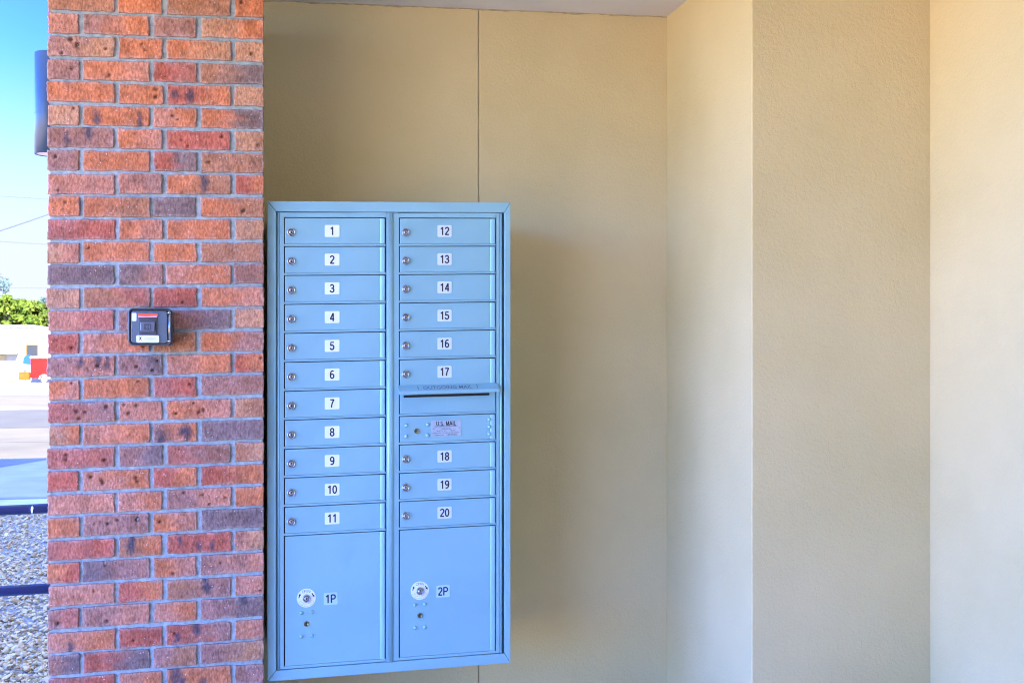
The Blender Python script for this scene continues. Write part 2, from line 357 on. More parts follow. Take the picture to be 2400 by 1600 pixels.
# pebbles
def pebbles():
    n = 18000
    y = 5.0 + (13.5 - 5.0) * rng.random(n) ** 1.35
    x = -(.10 + .22 * rng.random(n)) * y - .12
    r = .0112 * np.exp(rng.normal(0, .33, n)); 
    t = (1 + 5 ** .5) / 2
    ico = np.array([(-1,t,0),(1,t,0),(-1,-t,0),(1,-t,0),(0,-1,t),(0,1,t),(0,-1,-t),(0,1,-t),(t,0,-1),(t,0,1),(-t,0,-1),(-t,0,1)]) / (1 + t*t) ** .5
    fc = np.array([(0,11,5),(0,5,1),(0,1,7),(0,7,10),(0,10,11),(1,5,9),(5,11,4),(11,10,2),(10,7,6),(7,1,8),(3,9,4),(3,4,2),(3,2,6),(3,6,8),(3,8,9),(4,9,5),(2,4,11),(6,2,10),(8,6,7),(9,8,1)])
    s = np.stack([r * (1 + .5*rng.random(n)), r * (.8 + .4*rng.random(n)), r * (.5 + .3*rng.random(n))], 1)
    v = ico[None] * (1 + .22 * rng.normal(0, 1, (n, 12, 1))) * s[:, None, :]
    a = rng.random(n) * 6.283; c, q = np.cos(a)[:, None], np.sin(a)[:, None]
    tilt = rng.normal(0, .35, n)[:, None]
    vx = v[..., 0]*c - v[..., 1]*q; vy = v[..., 0]*q + v[..., 1]*c; vz = v[..., 2] + vx*tilt
    z = GZ + .10 + rng.random(n) * .022
    V = np.stack([vx + x[:, None], vy + y[:, None], vz + z[:, None]], -1).reshape(-1, 3)
    Fa = (fc[None] + (np.arange(n) * 12)[:, None, None]).reshape(-1, 3)
    me = bpy.data.meshes.new('gravel'); me.from_pydata(V.tolist(), [], Fa.tolist())
    pal = np.array([(.62,.60,.58),(.52,.50,.49),(.66,.63,.58),(.40,.33,.27),(.46,.33,.19),(.30,.29,.29),(.56,.50,.47)])
    pk = rng.choice(len(pal), n, p=[.32,.2,.18,.09,.05,.06,.10])
    cc = pal[pk] * np.array([1.0, .77, .45]) * (.85 + .3*rng.random((n, 1)))
    at = me.attributes.new('tint', 'FLOAT_COLOR', 'POINT')
    at.data.foreach_set('color', np.hstack([np.repeat(cc, 12, 0), np.ones((n*12, 1))]).astype(np.float32).ravel())
    m = mat('pebble', (.5, .5, .5), .75); atn = nd(m, 'ShaderNodeAttribute', attribute_name='tint')
    lk(m, atn.outputs['Color'], m.node_tree.nodes['Principled BSDF'].inputs['Base Color'])
    me.materials.append(m)
    o = bpy.data.objects.new('gravel', me); COL.objects.link(o)
    tag(o, 'pale washed landscaping pebbles covering the ground behind the rails', 'gravel', kind='stuff')
pebbles()
b = MB(); b.box((-8, 4.2, GZ - .1), (-.62, 13.48, GZ + .10))
tag(b.build('gravel_bed', noisy(mat('gravel_fines', (.3, .27, .24), .95), (.16, .14, .12), (.42, .39, .36), 45, 6, bump=[(60, .8, .02)])), None, None, kind='structure')

# ------------------------------------------------------------------ brick pillar
YP = 3.84; XL, XR = tx(112) * YP, tx(618) * YP
Z0 = CZ + 1.0639; PITCH = .06967; JT = .0092
PAL = {'O': (.50,.185,.085), 'K': (.47,.215,.135), 'R': (.41,.125,.078), 'P': (.33,.175,.130), 'D': (.205,.145,.128),
       'T': (.45,.245,.14), 'B': (.37,.180,.10), 'Q': (.39,.150,.105)}
PAL = {k_: (v_[0]*1.03, v_[1]*.95, v_[2]*.94) for k_, v_ in PAL.items()}
#        base colour, second colour it shades into, dark flashes, holes
ROWS = """BB OO BB OO|KK PO PP TO|PT* OO* OT TT|PP OK RQ BD|OO OO* RO# TT|TT OO# KO* OD|PP# OK RR* TT|PP OO RD BB|KK KP OB# RO|OO OB DD OB|QR OK OO TT|TK OO OO BB|DD DP KO PP|TT BQ RR OK|KQ PP PD TT|RR KO* BB OP|PK# PD* KO RO|OK OO QR PP|QP* KK* OK* TB|TO KO PO# DD|QQ* PD QP BT|RR KO* RO RO|KK KO PK* OO|OO PP* OK DD|QR BO# RR# KT|OR DP OK PK|KK RO BP# KK|PQ PK KO PD#|KO# RR RP# KK|PD RD PB PT|QR KO OO# PP""".split('|')
JA = [(112, 267.5), (278, 380), (391, 540.5), (550.5, 618)]
JB = [(112, 185), (194.5, 350), (360, 460.5), (471, 618)]
def rounded_brick(mb, x0, x1, y0, y1, z0, z1, col, nx, nz, ny=2, hi=True, axis='y', flash=False, holes=False, seed=0, col2=None):
    rs = np.random.default_rng(seed)
    def lin(a, b, n): return np.linspace(a, b, n + 1)
    V = []; Fc = []; off = 0
    rr_ = .0022; xs, ys, zs = lin(x0, x1, nx), lin(y0, y1, ny), lin(z0, z1, nz)
    if hi: xs = np.r_[xs[0], xs[0] + rr_, xs[1:-1], xs[-1] - rr_, xs[-1]]; zs = np.r_[zs[0], zs[0] + rr_, zs[1:-1], zs[-1] - rr_, zs[-1]]; ys = np.r_[ys[0], ys[0] + rr_, ys[1:]]
    def grid(A, B, fn):
        nonlocal off
        na, nb = len(A), len(B)
        P = np.array([fn(a, bb) for a in A for bb in B]); V.append(P)
        for i in range(na - 1):
            for j in range(nb - 1):
                q = off + i*nb + j; Fc.append((q, q+1, q+nb+1, q+nb))
        off += len(P)
    grid(xs, zs, lambda a, c: (a, y0, c)); grid(xs, zs, lambda a, c: (a, y1, c))
    grid(ys, zs, lambda a, c: (x0, a, c)); grid(ys, zs, lambda a, c: (x1, a, c))
    grid(xs, ys, lambda a, c: (a, c, z0)); grid(xs, ys, lambda a, c: (a, c, z1))
    P = np.concatenate(V); P0 = P.copy()
    r = .0022
    c = np.clip(P, [x0 + r, y0 + r, z0 + r], [x1 - r, y1 - r, z1 - r]); d = P - c
    L = np.linalg.norm(d, axis=1, keepdims=True); P = c + d / np.maximum(L, 1e-9) * r
    so = np.array([seed * 3.7, seed * 1.3, seed * .77])
    # ragged arrises: the outline wanders where mortar laps the edge
    w = vnoise(P0 * 38 + so, 1) * .0019 + vnoise(P0 * 140 + so, 2) * .0016
    ctr = np.array([(x0+x1)/2, 0, (z0+z1)/2]); e = np.zeros_like(P)
    ex = np.abs(P0[:, 0] - ctr[0]) / ((x1-x0)/2); ez = np.abs(P0[:, 2] - ctr[2]) / ((z1-z0)/2)
    e[:, 0] = np.sign(P0[:, 0] - ctr[0]) * np.clip(ex - .8, 0, 1) * 5 * w
    e[:, 2] = np.sign(P0[:, 2] - ctr[2]) * np.clip(ez - .6, 0, 1) * 2.5 * (w - .0003)
    P = P + e
    P[:, 1] += (vnoise(P0 * 30 + so, 3) * .0012 + vnoise(P0 * 160 + so, 4) * .0006)
    # colour: two firing colours drifting into each other across the face, smoky flashes, lime bloom near the joints
    a, b2 = np.array(PAL[col]), np.array(PAL[col2 or col])
    u = (P0[:, 0] - x0) / (x1 - x0)
    f = np.clip(.5 + (u - .5) * 2.2 + vnoise(P0 * [22, 22, 60] + so, 5) * .55, 0, 1)[:, None]
    C = a * (1 - f) + b2 * f
    C = C * (1 + .22 * vnoise(P0 * [34, 26, 18] + so, 6) + .13 * vnoise(P0 * 85 + so, 7))[:, None]
    hue = vnoise(P0 * [30, 30, 20] + so, 11)[:, None]; C = C * (1 + hue * np.array((.02, .07, .16)))
    C = C * (1 + .10 * (rs.random() - .5))
    bloom = np.clip(np.maximum((ex - .90) * 8 * min(1, (x1-x0)/.1), (ez - .72) * 3.2) + vnoise(P0 * 55 + so, 8) * .55, 0, 1)[:, None] * .34
    C = C * (1 - bloom) + np.array((.44, .39, .36)) * bloom
    if flash:
        for _ in range(rs.integers(1, 4)):
            fx = x0 + (x1-x0) * rs.uniform(.12, .9); fz = z0 + (z1-z0) * rs.uniform(.1, .9)
            dd = np.hypot((P0[:, 0]-fx) / rs.uniform(.006, .014), (P0[:, 2]-fz) / rs.uniform(.012, .034)) + vnoise(P0 * 90 + so, 9) * .5
            kf = (np.clip(1.5 - dd, 0, 1) * .8)[:, None]; C = C * (1-kf) + np.array((.055, .055, .075)) * kf
    nh = rs.integers(2, 6) if holes else (1 if rs.random() < .30 else 0)
    for _ in range(nh if hi else 0):
        fx = x0 + (x1-x0) * rs.uniform(.08, .92); fz = z0 + (z1-z0) * rs.uniform(.15, .85); rr = rs.uniform(.0030, .0064)
        dd = np.hypot((P0[:, 0]-fx), (P0[:, 2]-fz) * rs.uniform(.8, 1.25)) / rr + vnoise(P0 * 220 + so, 10) * .3
        fr = (P0[:, 1] < y0 + 1e-6); kf = np.clip(1.45 - dd, 0, 1) * fr
        P[:, 1] += kf * .006; C = C * (1 - .72 * kf[:, None])
    if axis == 'x': P = P[:, [1, 0, 2]]
    mb.add(P, Fc, 0, True); mb.c.append(np.clip(C, .01, .8))
bp_ = MB()
for i in range(-1, 33):
    row = ROWS[i].split() if 0 <= i < 31 else ['OO', 'KO', 'BP', 'RR']
    zt = Z0 - PITCH * (i - 1) - JT / 2; zb = zt - PITCH + JT
    js = JA if i % 2 == 0 else JB
    for j, (a, c) in enumerate(js):
        s = row[j]; jit = np.random.default_rng(900 + i*9 + j)
        x0 = XL if j == 0 else tx(a) * YP + jit.normal(0, .0012); x1 = XR if j == 3 else tx(c) * YP + jit.normal(0, .0012)
        if j == 0: x0 += jit.normal(0, .0018)
        dz = jit.normal(0, .0009)
        w = x1 - x0
        rounded_brick(bp_, x0, x1, YP + jit.normal(0, .0012), YP + .095, zb + dz, zt + dz + jit.normal(0, .0006), s[0], max(10, int(w / .0042)), 15, 3,
                      True, 'y', '#' in s, '*' in s, 100 + i*7 + j, s[1])
    # the side that turns back along the left of the pillar
    y = YP + .105; first = True
    while y < 4.96:
        w = .20 if (i + int(first)) % 2 else .12
        y2 = min(y + w, 4.98)
        if y2 - y > .03:
            cc = random.choice('OKRPBTQO'); 
            rounded_brick(bp_, y, y2, XL, XL + .09, zb, zt, cc, 10, 5, 2, False, 'x', False, False, 5000 + i*13 + int(y*100), random.choice('OKRPBQ'))
        y = y2 + .011; first = False
nbrick = bp_.n
# mortar body, slightly behind the brick faces
NX, NZ = 60, 220
mz0, mz1 = Z0 - PITCH * 32.2, Z0 + PITCH * 1.6
gx = np.linspace(XL + .006, XR - .0035, NX + 1); gz = np.linspace(mz0, mz1, NZ + 1)
G = np.array([(x, YP + .0085, z) for x in gx for z in gz])
G[:, 1] += vnoise(G * 60, 21) * .0012 + vnoise(G * 170, 22) * .0010
bp_.add(G, [(i*(NZ+1)+j, (i+1)*(NZ+1)+j, (i+1)*(NZ+1)+j+1, i*(NZ+1)+j+1) for i in range(NX) for j in range(NZ)], 1, True)
bp_.c.append(np.full((len(G), 3), .4))
n0 = bp_.n; bp_.box((XL + .006, YP + .0095, mz0), (XR - .0035, 4.985, mz1), 1); bp_.c.append(np.full((bp_.n - n0, 3), .4))
pil = bp_.build('brick_pillar', [BRICK, MORTAR], shear=True)
tag(pil, 'mottled red and orange brick pillar with grey mortar left of the mailboxes', 'pillar')

# ------------------------------------------------------------------ stucco building round the recess
Y1 = 4.40
XC = tx(1563) * Y1; Y2 = XC / tx(1762); XE = tx(2180) * Y2
ZS = CZ + 1.287          # underside of the ceiling at X = 0
XJ = tx(1122) * Y1       # vertical control joint
TOPZ = 9.5
bld = thing('stucco_building', 'tan stucco building with a recessed wall, stepped piers and a grey soffit', 'building', (0, Y1, 0))
def bpart(name, boxes, m, bevel=.0, **kw):
    q = MB()
    for a, c in boxes: q.box((a[0], a[1] - Y1, a[2]), (c[0], c[1] - Y1, c[2]))
    return q.build(name, m, bld, shear=True, bevel=bevel, seg=3)
bpart('wall_panel', [((XR - .02, Y1, -.14), (XJ - .0015, Y1 + .16, ZS + .02))], STUCCO, .004)
bpart('wall_panel', [((XJ + .0015, Y1, -.14), (XC + .05, Y1 + .16, ZS + .02))], STUCCO, .004)
bpart('joint_backing', [((XJ - .02, Y1 + .006, -.14), (XJ + .02, Y1 + .15, ZS + .01))], mat('joint_sealant', (.46, .38, .24), .8))
bpart('pier', [((XC, Y2, -.149), (XE + .1, Y1 + .14, ZS + .03))], STUCCO, .005)
bpart('return_wall', [((XE, -5.2, -.149), (XE + 1.4, Y2 + .3, ZS + .04))], STUCCO, .006)
bpart('soffit', [((-.62, -5.2, ZS), (14, Y1 - .001, ZS + .2)), ((-1.7, -5.2, ZS + .01), (-.621, 3.6, ZS + .19))], SOFFIT)  # the overhang left of the pillar is added, unseen, to cut skylight
bpart('light_blocker_wall', [((-2.15, -1.9, GZ), (14, -1.5, ZS + .2))], noisy(mat('dark_blocker', (.12, .06, .04), .9), (.10, .05, .035), (.16, .08, .05), 8, 3))  # added unseen wall behind the camera, keeps light off the front faces
q = MB(); xs_ = np.linspace(XR, XC, 160); hh_ = .003 + .002*vnoise(np.c_[xs_*14, xs_*0, xs_*0], 31) + .002*vnoise(np.c_[xs_*60, xs_*0, xs_*0], 32)
vv_ = [(x, -.004, ZS + .003) for x in xs_] + [(x, -.004, ZS - max(.001, h_)) for x, h_ in zip(xs_, hh_)] + [(x, .002, ZS - max(.001, h_) - .001) for x, h_ in zip(xs_, hh_)]
q.add(vv_, [(i, i+1, 160+i+1, 160+i) for i in range(159)] + [(160+i, 160+i+1, 320+i+1, 320+i) for i in range(159)])
q.build('caulk_line', noisy(mat('old_caulk', (.3, .24, .15), .9), (.34, .27, .16), (.50, .41, .26), 25, 4, .4, .6), bld, shear=True)
bpart('upper_wall', [((-.62, -5.6, ZS + .21), (14, 5.6, TOPZ))], STUCCO)
bpart('back_wall', [((XR + .01, Y1 + .2, -.3), (14, 5.6, ZS + .2))], STUCCO)

# ------------------------------------------------------------------ cluster mailbox
YM = 3.89; MX = .0518; MW = .7935; MT = CZ + .4975; MH = 1.530
mbx = thing('cluster_mailbox', 'tall pale blue metal mailbox unit with numbered doors and parcel lockers beside the brick pillar', 'mailbox', (MX, YM, MT - MH + K*MX))
def P(y): return MH + (y - CZ - .4975)          # height (relative to camera) -> local z
def LX(px): return tx(px) * YM - MX             # photo column at the box front -> local x
def mpart(q, name, m, parent=mbx, loc=(0, 0, 0), bevel=.0, seg=2):
    return q.build(name, m, parent, (loc[0], loc[1], loc[2] + K*loc[0]), shear=True, bevel=bevel, seg=seg)
TR = .0330                                      # trim width
# cabinet carcass
q = MB(); q.box((.012, .034, .012), (MW - .012, Y1 - YM - .002, MH - .012)); mpart(q, 'cabinet', PAINT)
# mitred trim: four lengths with a hair line between
def trim(pts):
    q = MB(); 
    q.prism(pts, 'y', -.004, .036); return q
g = .0006
for pts in ([(0 + g, MH), (MW - g, MH), (MW - TR*.62 - g, MH - TR), (TR*.85 + g, MH - TR)],
            [(0 + g, 0), (MW - g, 0), (MW - TR*.62 - g, TR), (TR*.85 + g, TR)],
            [(0, g), (0, MH - g), (TR*.85, MH - TR - g), (TR*.85, TR + g)],
            [(MW, g), (MW, MH - g), (MW - TR*.62, MH - TR - g), (MW - TR*.62, TR + g)]):
    ar = sum(pts[i][0]*pts[(i+1) % 4][1] - pts[(i+1) % 4][0]*pts[i][1] for i in range(4))
    mpart(trim(pts if ar > 0 else pts[::-1]), 'trim', PAINT, bevel=.0016)
# columns
c1, c2 = (LX(665), LX(904.5)), (LX(934.5), LX(1162.5))
ROW0 = P(CZ + .447); RP = .0926; RH = .0862
PB = P(CZ - .989)                                # foot of the parcel lockers
# face frame
q = MB(); fl, fr = LX(656.5), LX(1171)
ft, fb = MH - TR - .0022, TR + .0022
def fbox(x0, x1, z0, z1, y=.000, d=.012): q.box((x0, y, z0), (x1, y + d, z1))
fbox(fl, c1[0], fb, ft); fbox(c1[1], c2[0], fb, ft); fbox(c2[1], fr, fb, ft)
for (a, c) in (c1, c2):
    fbox(a, c, ROW0, ft); fbox(a, c, fb, PB)
    for i in range(1, 12):
        fbox(a, c, ROW0 - i*RP, ROW0 - i*RP + RP - RH)
mpart(q, 'face_frame', PAINT, bevel=.0009)
q = MB(); q.box((fl, .0135, fb), (fr, .016, ft)); mpart(q, 'inner_panel', DARKGAP)
# beads down both sides and the half-round mullion
def halfround(xc, r, z0, z1, sy=.7, n=10):
    return [(xc + r*math.cos(math.pi*(1 + k/n)), sy*r*math.sin(math.pi*(1 + k/n))) for k in range(n+1)]
for xc, r in ((LX(653), .0038), (LX(1174.3), .0038)):
    q = MB(); q.prism(halfround(xc, r, 0, 0), 'z', fb, ft, 0, True); mpart(q, 'edge_bead', PAINT)
q = MB(); q.prism([(x, y) for x, y in halfround(LX(914.5), .0105, 0, 0, .62, 14)], 'z', fb - .004, ft, 0, True); mpart(q, 'mullion', PAINT)

# ---- doors: local frame at each door's lower left corner on the face plane
def door_mesh(w, h, hinge=True):
    q = MB(); gp = .0026
    q.box((gp + .0018, .0012, .0006), (w - (.020 if hinge else gp), .009, h - gp))
    if hinge:
        x0, x1 = w - .0198, w - .0046
        pts = [(x0, .009), (x0, .0010)] + [(x0 + (x1-x0)*t, .0010 - .0030*math.sin(math.pi*.5*t**.9)) for t in (.08, .2, .35, .5, .65, .8, .92, 1)] + [(x1 + .001, -.001), (x1 + .001, .009)]
        q.prism(pts, 'z', .0008, h - gp - .0006, 0, False)
    return q
def lock_mesh(r=.0134):
    q = MB()
    q.lathe([(r, .0012), (r*1.0, -.0050), (r*.92, -.0068), (r*.70, -.0068), (r*.66, -.0044), (r*.60, -.0044), (r*.52, -.0084), (r*.38, -.0092), (r*.001, -.0092)], 'y', n=28, cap=False)
    q.box((-r*.07, -.0095, -r*.30), (r*.07, -.0090, r*.30), 1)
    return q.mesh('lock', [STEEL, BLACKHOLE])
LOCK = lock_mesh(); LOCKS = lock_mesh(.0128)
DM = {}
def inst(name, me, parent, loc):
    o = bpy.data.objects.new(name, me); COL.objects.link(o); o.parent = parent
    o.location = (loc[0], loc[1], loc[2] + K*loc[0]); return o
def number_label(parent, txt, x, z, w=.0470, h=.0385, pm=WHITE, size=.0270):
    q = MB(); q.prism(rrect(-w/2, -h/2, w/2, h/2, .0035), 'y', -.0004, .0013)
    put_number(q, txt, size, -.0007, 1)
    return mpart(q, 'number_label', [pm, INK], parent, (x, 0, z))
LAB2 = mat('grey_sticker', (.60, .68, .80), .5)
dm1 = door_mesh(c1[1]-c1[0], RH).mesh('mailbox_door', [PAINT], True)
dm2 = door_mesh(c2[1]-c2[0], RH).mesh('mailbox_door', [PAINT], True)
def bev(o, w=.0011):
    b = o.modifiers.new('bevel', 'BEVEL'); b.width = w; b.segments = 2; b.limit_method = 'ANGLE'; b.angle_limit = R(50)
def tenant(n, col, i):
    a, c = (c1, c2)[col]
    d = inst('mailbox_door', (dm1, dm2)[col], mbx, (a, 0, ROW0 - i*RP - RH)); bev(d)
    d['label'] = 'mailbox door numbered %d' % n
    lk_ = inst('lock', LOCK, d, (LX((682.5, 950.5)[col]) - a, .001, RH * .44)); lk_.rotation_euler.y = ((n * 37) % 17 - 8) * .035
    number_label(d, str(n), LX((778.5, 1042)[col]) - a, RH * .49, pm=WHITE if n < 12 else LAB2)
for i in range(11): tenant(i + 1, 0, i)
for k, i in enumerate([0, 1, 2, 3, 4, 5, 8, 9, 10]): tenant(12 + k, 1, i)

def rivet(q, x, z, r=.0066):
    q.lathe([(r, .0014), (r*.98, -.0008), (r*.88, -.0026), (r*.66, -.0044), (r*.36, -.0054), (r*.001, -.0058)], 'y', (x, 0, z), 14, cap=False)
def brass_lock(parent, x, z, r=.0082, slanted=True):
    q = MB(); q.lathe([(r, .0014), (r, -.0030), (r*.84, -.0036), (r*.78, -.0020), (r*.001, -.0020)], 'y', (0, 0, 0), 24, cap=False)
    if slanted:
        q.prism([(-.0058, -.0012), (-.003, .0004), (0, .0012), (.003, .0006), (.0058, .0010), (.0058, -.0008), (.002, -.0012), (-.002, -.0010), (-.0058, -.0024)], 'y', -.0028, -.0019, 1)
    else:
        q.prism(rrect(-.0015, -.0050, .0015, .0050, .0012), 'y', -.0030, -.0019, 1)
    return mpart(q, 'lock', [BRASS, BLACKHOLE], parent, (x, 0, z))
# outgoing mail slot (seventh row) with its hood
a, c = c2; w = c - a; zb = ROW0 - 6*RP - RH
d = mpart(door_mesh(w, RH, False), 'outgoing_panel', PAINT, mbx, (a, 0, zb), .0011); d['label'] = 'plain panel under the outgoing mail hood'
h0, h1 = RH + .0085, RH - .0215                # hood height range in the panel's frame
x0, x1 = -.004, LX(1165) - a
q = MB()
q.add([(x0, .001, h0), (x1, .001, h0), (x1 + .0015, -.036, h1 + .011), (x0 + .001, -.036, h1 + .011),
       (x0 + .001, -.0375, h1), (x1 + .0015, -.0375, h1), (x0 + .001, -.0345, h1), (x1 + .0015, -.0345, h1), (x0, .001, h0 - .003), (x1, .001, h0 - .003)],
      [(0, 1, 2, 3), (3, 2, 5, 4), (4, 5, 7, 6), (6, 7, 9, 8), (8, 9, 1, 0), (0, 3, 4, 6, 8), (1, 9, 7, 5, 2)])
hd = mpart(q, 'hood', PAINT, d, (0, 0, 0), .0010)
# lettering along the sloping top of the hood
sl_v = np.array([-.037, h1 + .011 - h0]); sl_l = np.hypot(*sl_v); sl_u = sl_v / sl_l; nrm = np.array([sl_u[1], -sl_u[0]]); nrm = nrm if nrm[1] > 0 else -nrm
q = MB()
def on_hood(p, f, cx, t, m):
    base = np.array([.001, h0]) + sl_u * sl_l * t
    yy = base[0] - sl_u[0] * p[:, 1] + nrm[0]*.0006; zz = base[1] - sl_u[1] * p[:, 1] + nrm[1]*.0006
    q.add(np.c_[cx + p[:, 0], yy, zz], f, m)
pp, pf = text('OUTGOING MAIL', .0205, .008, 1.0)
pp = pp * [1, 1.45]
on_hood(pp, pf, w * .49, .55, 0)
e0 = [(-.0012, -.012), (.0012, -.012), (.0012, .012), (-.0012, .012)]
on_hood(np.array([(x + (-.098 - .006*(1 - (y/.012)**2)), y) for x, y in e0]), [(0, 1, 2, 3)], w * .49, .55, 0)
on_hood(np.array([(x + (.098 + .006*(1 - (y/.012)**2)), y) for x, y in e0]), [(0, 1, 2, 3)], w * .49, .55, 0)
mpart(q, 'hood_lettering', GREYINK, d)
q = MB(); q.prism(rrect(LX(946) - a, h1 - .0112, LX(1147) - a, h1 - .0035, .002), 'y', -.0006, .0013); mpart(q, 'slot', BLACKHOLE, d)
# postal panel (eighth row)
zb = ROW0 - 7*RP - RH
d = mpart(door_mesh(w, RH), 'postal_door', PAINT, mbx, (a, 0, zb), .0011); d['label'] = 'riveted postal door with the U.S. MAIL plate'
zc = RH * .45
for px, dz in ((952, .0165), (952, -.0185), (1002.5, .0175), (1002.5, -.0175), (1147, .0270), (1147, .0030), (1147, -.0205)):
    q = MB(); rivet(q, 0, 0); mpart(q, 'rivet', PAINT, d, (LX(px) - a, 0, zc + dz))
brass_lock(d, LX(976) - a, zc - .003)
q = MB(); pw, ph = .099, .0525
q.prism(rrect(-pw/2, -ph/2, pw/2, ph/2, .002), 'y', -.0006, .0013)
n_ = len(q.v); put_number(q, 'U.S. MAIL', .0145, -.0009, 1, .155, .98)
for k_ in range(n_, len(q.v)): q.v[k_][:, 2] += .0163
for i, (t, s, sx) in enumerate([('Approved by the Postmaster General', .0058, .86), ('USPS-STD-4C', .0056, .95), ('Model 3716   S/N            Mfg Date', .0046, .95),
                                ('Salsbury Industries  1010 E 62nd St  Los Angeles CA 90001', .0044, .80), ('mailboxes.com      1-800-MAILBOX', .0056, .92)]):
    put_text(q, t, s, 0, -.0009, (.0065, -.0015, -.0085, -.0150, -.0215)[i], 2, .01, sx)
for sx_ in (-1, 1): q.lathe([(.0021, -.0004), (.0019, -.0018), (.0001, -.0022)], 'y', (sx_*.0425, 0, .0005), 12, 3, cap=False)
mpart(q, 'name_plate', [PLATE, INK, mat('plate_print', (.07, .08, .12), .5), CHROME], d, (LX(1045.5) - a, 0, zc + .003))
# parcel lockers
def parcel(txt, col, lockpx, lockz, labpx, labz, riv, brz, blankpx):
    a, c = (c1, c2)[col]; w = c - a; top = ROW0 - 11*RP; h = top - PB
    d = mpart(door_mesh(w, h), 'parcel_door', PAINT, mbx, (a, 0, PB), .0011); d['label'] = 'large parcel locker door marked ' + txt
    lx, lz = LX(lockpx) - a, P(CZ + lockz) - PB - K*(LX(lockpx) + MX) 
    q = MB(); q.lathe([(.0300, .0013), (.0300, -.0005), (.0001, -.0005)], 'y', (0, 0, 0), 48, 0, False, False)
    for k, ch in enumerate('OPEN'):
        an = R(24 - 16*k); put_text(q, ch, .0118, -.0228*math.sin(an), -.0008, .0228*math.cos(an), 1, 0, .95, an)
    for s in (-1, 1):
        an = R(-s*62); ar = np.array([(-.0016, -.0075), (.0016, -.0075), (.0016, .0008), (.0042, .0008), (0, .0078), (-.0042, .0008), (-.0016, .0008)])
        an2 = R(-18) if s < 0 else R(180 + 32)
        v = np.c_[ar[:, 0]*math.cos(an2) - ar[:, 1]*math.sin(an2), ar[:, 0]*math.sin(an2) + ar[:, 1]*math.cos(an2)]
        q.add(np.c_[v[:, 0] + s*.0215, np.full(7, -.0008), v[:, 1] + .0085], [tuple(range(7))], 2)
    for rad, body, st, sp in ((.0195, 'KEY WILL REMAIN', 245, 9.0), (.0263, 'IN LOCK AFTER OPENING', 238, 6.5)):
        n = len(body)
        for k, ch in enumerate(body):
            if ch == ' ': continue
            an = R(270 + (k - (n-1)/2) * sp); put_text(q, ch, .0040, rad*math.cos(an), -.0008, rad*math.sin(an), 1, 0, 1, an + math.pi/2)
    mpart(q, 'open_label', [WHITE, GREYINK, INK], d, (lx, 0, lz))
    inst('lock', LOCKS, d, (lx, -.0006, lz - .001))
    number_label(d, txt, LX(labpx) - a, P(CZ + labz) - PB - K*(LX(labpx) + MX), .0440, .0395, mat('pale_blue_sticker', (.43, .62, .80), .5), .0275)
    for px, rz in riv:
        q = MB(); rivet(q, 0, 0, .0062); mpart(q, 'rivet', PAINT, d, (LX(px) - a, 0, P(CZ + rz) - PB - K*(LX(px) + MX)))
    o = brass_lock(d, LX(lockpx) - a, P(CZ + brz) - PB - K*(LX(lockpx) + MX), slanted=False)
    q = MB(); bx, bz = LX(blankpx) - a, lz - .012
    ring = [(.0105, .0013), (.0105, .0006), (.0098, .0006), (.0096, .0013)]
    q.lathe(ring, 'y', (0, 0, 0), 30, cap=False); mpart(q, 'knockout', PAINT, d, (bx, -.0001, bz))
def zz(px, y): return UP(px, y, YM)[2] - CZ
parcel('1P', 0, 718, zz(718, 1400.5), 775, zz(775, 1402), [(706, zz(706, 1435.5)), (731, zz(731, 1433.5)), (706, zz(706, 1491)), (731, zz(731, 1488.5))], zz(718, 1461), 678)
parcel('2P', 1, 984, zz(984, 1383), 1038.5, zz(1038.5, 1384.5), [(972.5, zz(972.5, 1416.5)), (996, zz(996, 1415)), (972.5, zz(972.5, 1470)), (996, zz(996, 1468.5))], zz(984, 1441.5), 946.5)

# ------------------------------------------------------------------ black key box on the pillar
kd = .088; KY = YP - kd
kx0, _, kz0 = UP(300, 810, KY); kx1, _, kz1 = UP(402, 722, KY)
kw, kh = kx1 - kx0, kz1 - kz0
kb = thing('key_box', 'small black lift-up key safe with stickers fixed to the brick pillar', 'key box', (kx0, YP, kz0))
q = MB(); q.prism(rrect(.002, .002, kw + .002, kh - .002, .014), 'y', -kd + .006, .012, 0, True); q.build('body', KEYBLACK, kb)
q = MB()       # raised rim round the cover
o_, i_ = rrect(0, 0, kw, kh, .015), rrect(.006, .006, kw - .006, kh - .006, .010); n = len(o_)
v = [(x, -kd, z) for x, z in o_] + [(x, -kd - .003, z) for x, z in rrect(.0015, .0015, kw - .0015, kh - .0015, .014)] + [(x, -kd - .003, z) for x, z in rrect(.0045, .0045, kw - .0045, kh - .0045, .0115)] + [(x, -kd + .005, z) for x, z in i_]
v += [(x, -kd + .008, z) for x, z in o_]
f = []
for A, B in ((4, 0), (0, 1), (1, 2), (2, 3)):
    f += [(A*n + k, A*n + (k+1) % n, B*n + (k+1) % n, B*n + k) for k in range(n)]
q.add(v, f, 0, True); q.build('rim', KEYBLACK, kb)
q = MB(); q.prism(rrect(.0085, .0085, kw - .012, kh - .0085, .009), 'y', -kd - .0015, -kd + .008); COVM = noisy(mat('sky_sheen_cover', (.1, .12, .16), .3), (.08, .105, .13), (.115, .145, .175), 14, 3, bump=[(500, .1, .001)])  # black cover with its sky reflection put into the base colour
cov = q.build('cover', COVM, kb, bevel=.0025, seg=3)
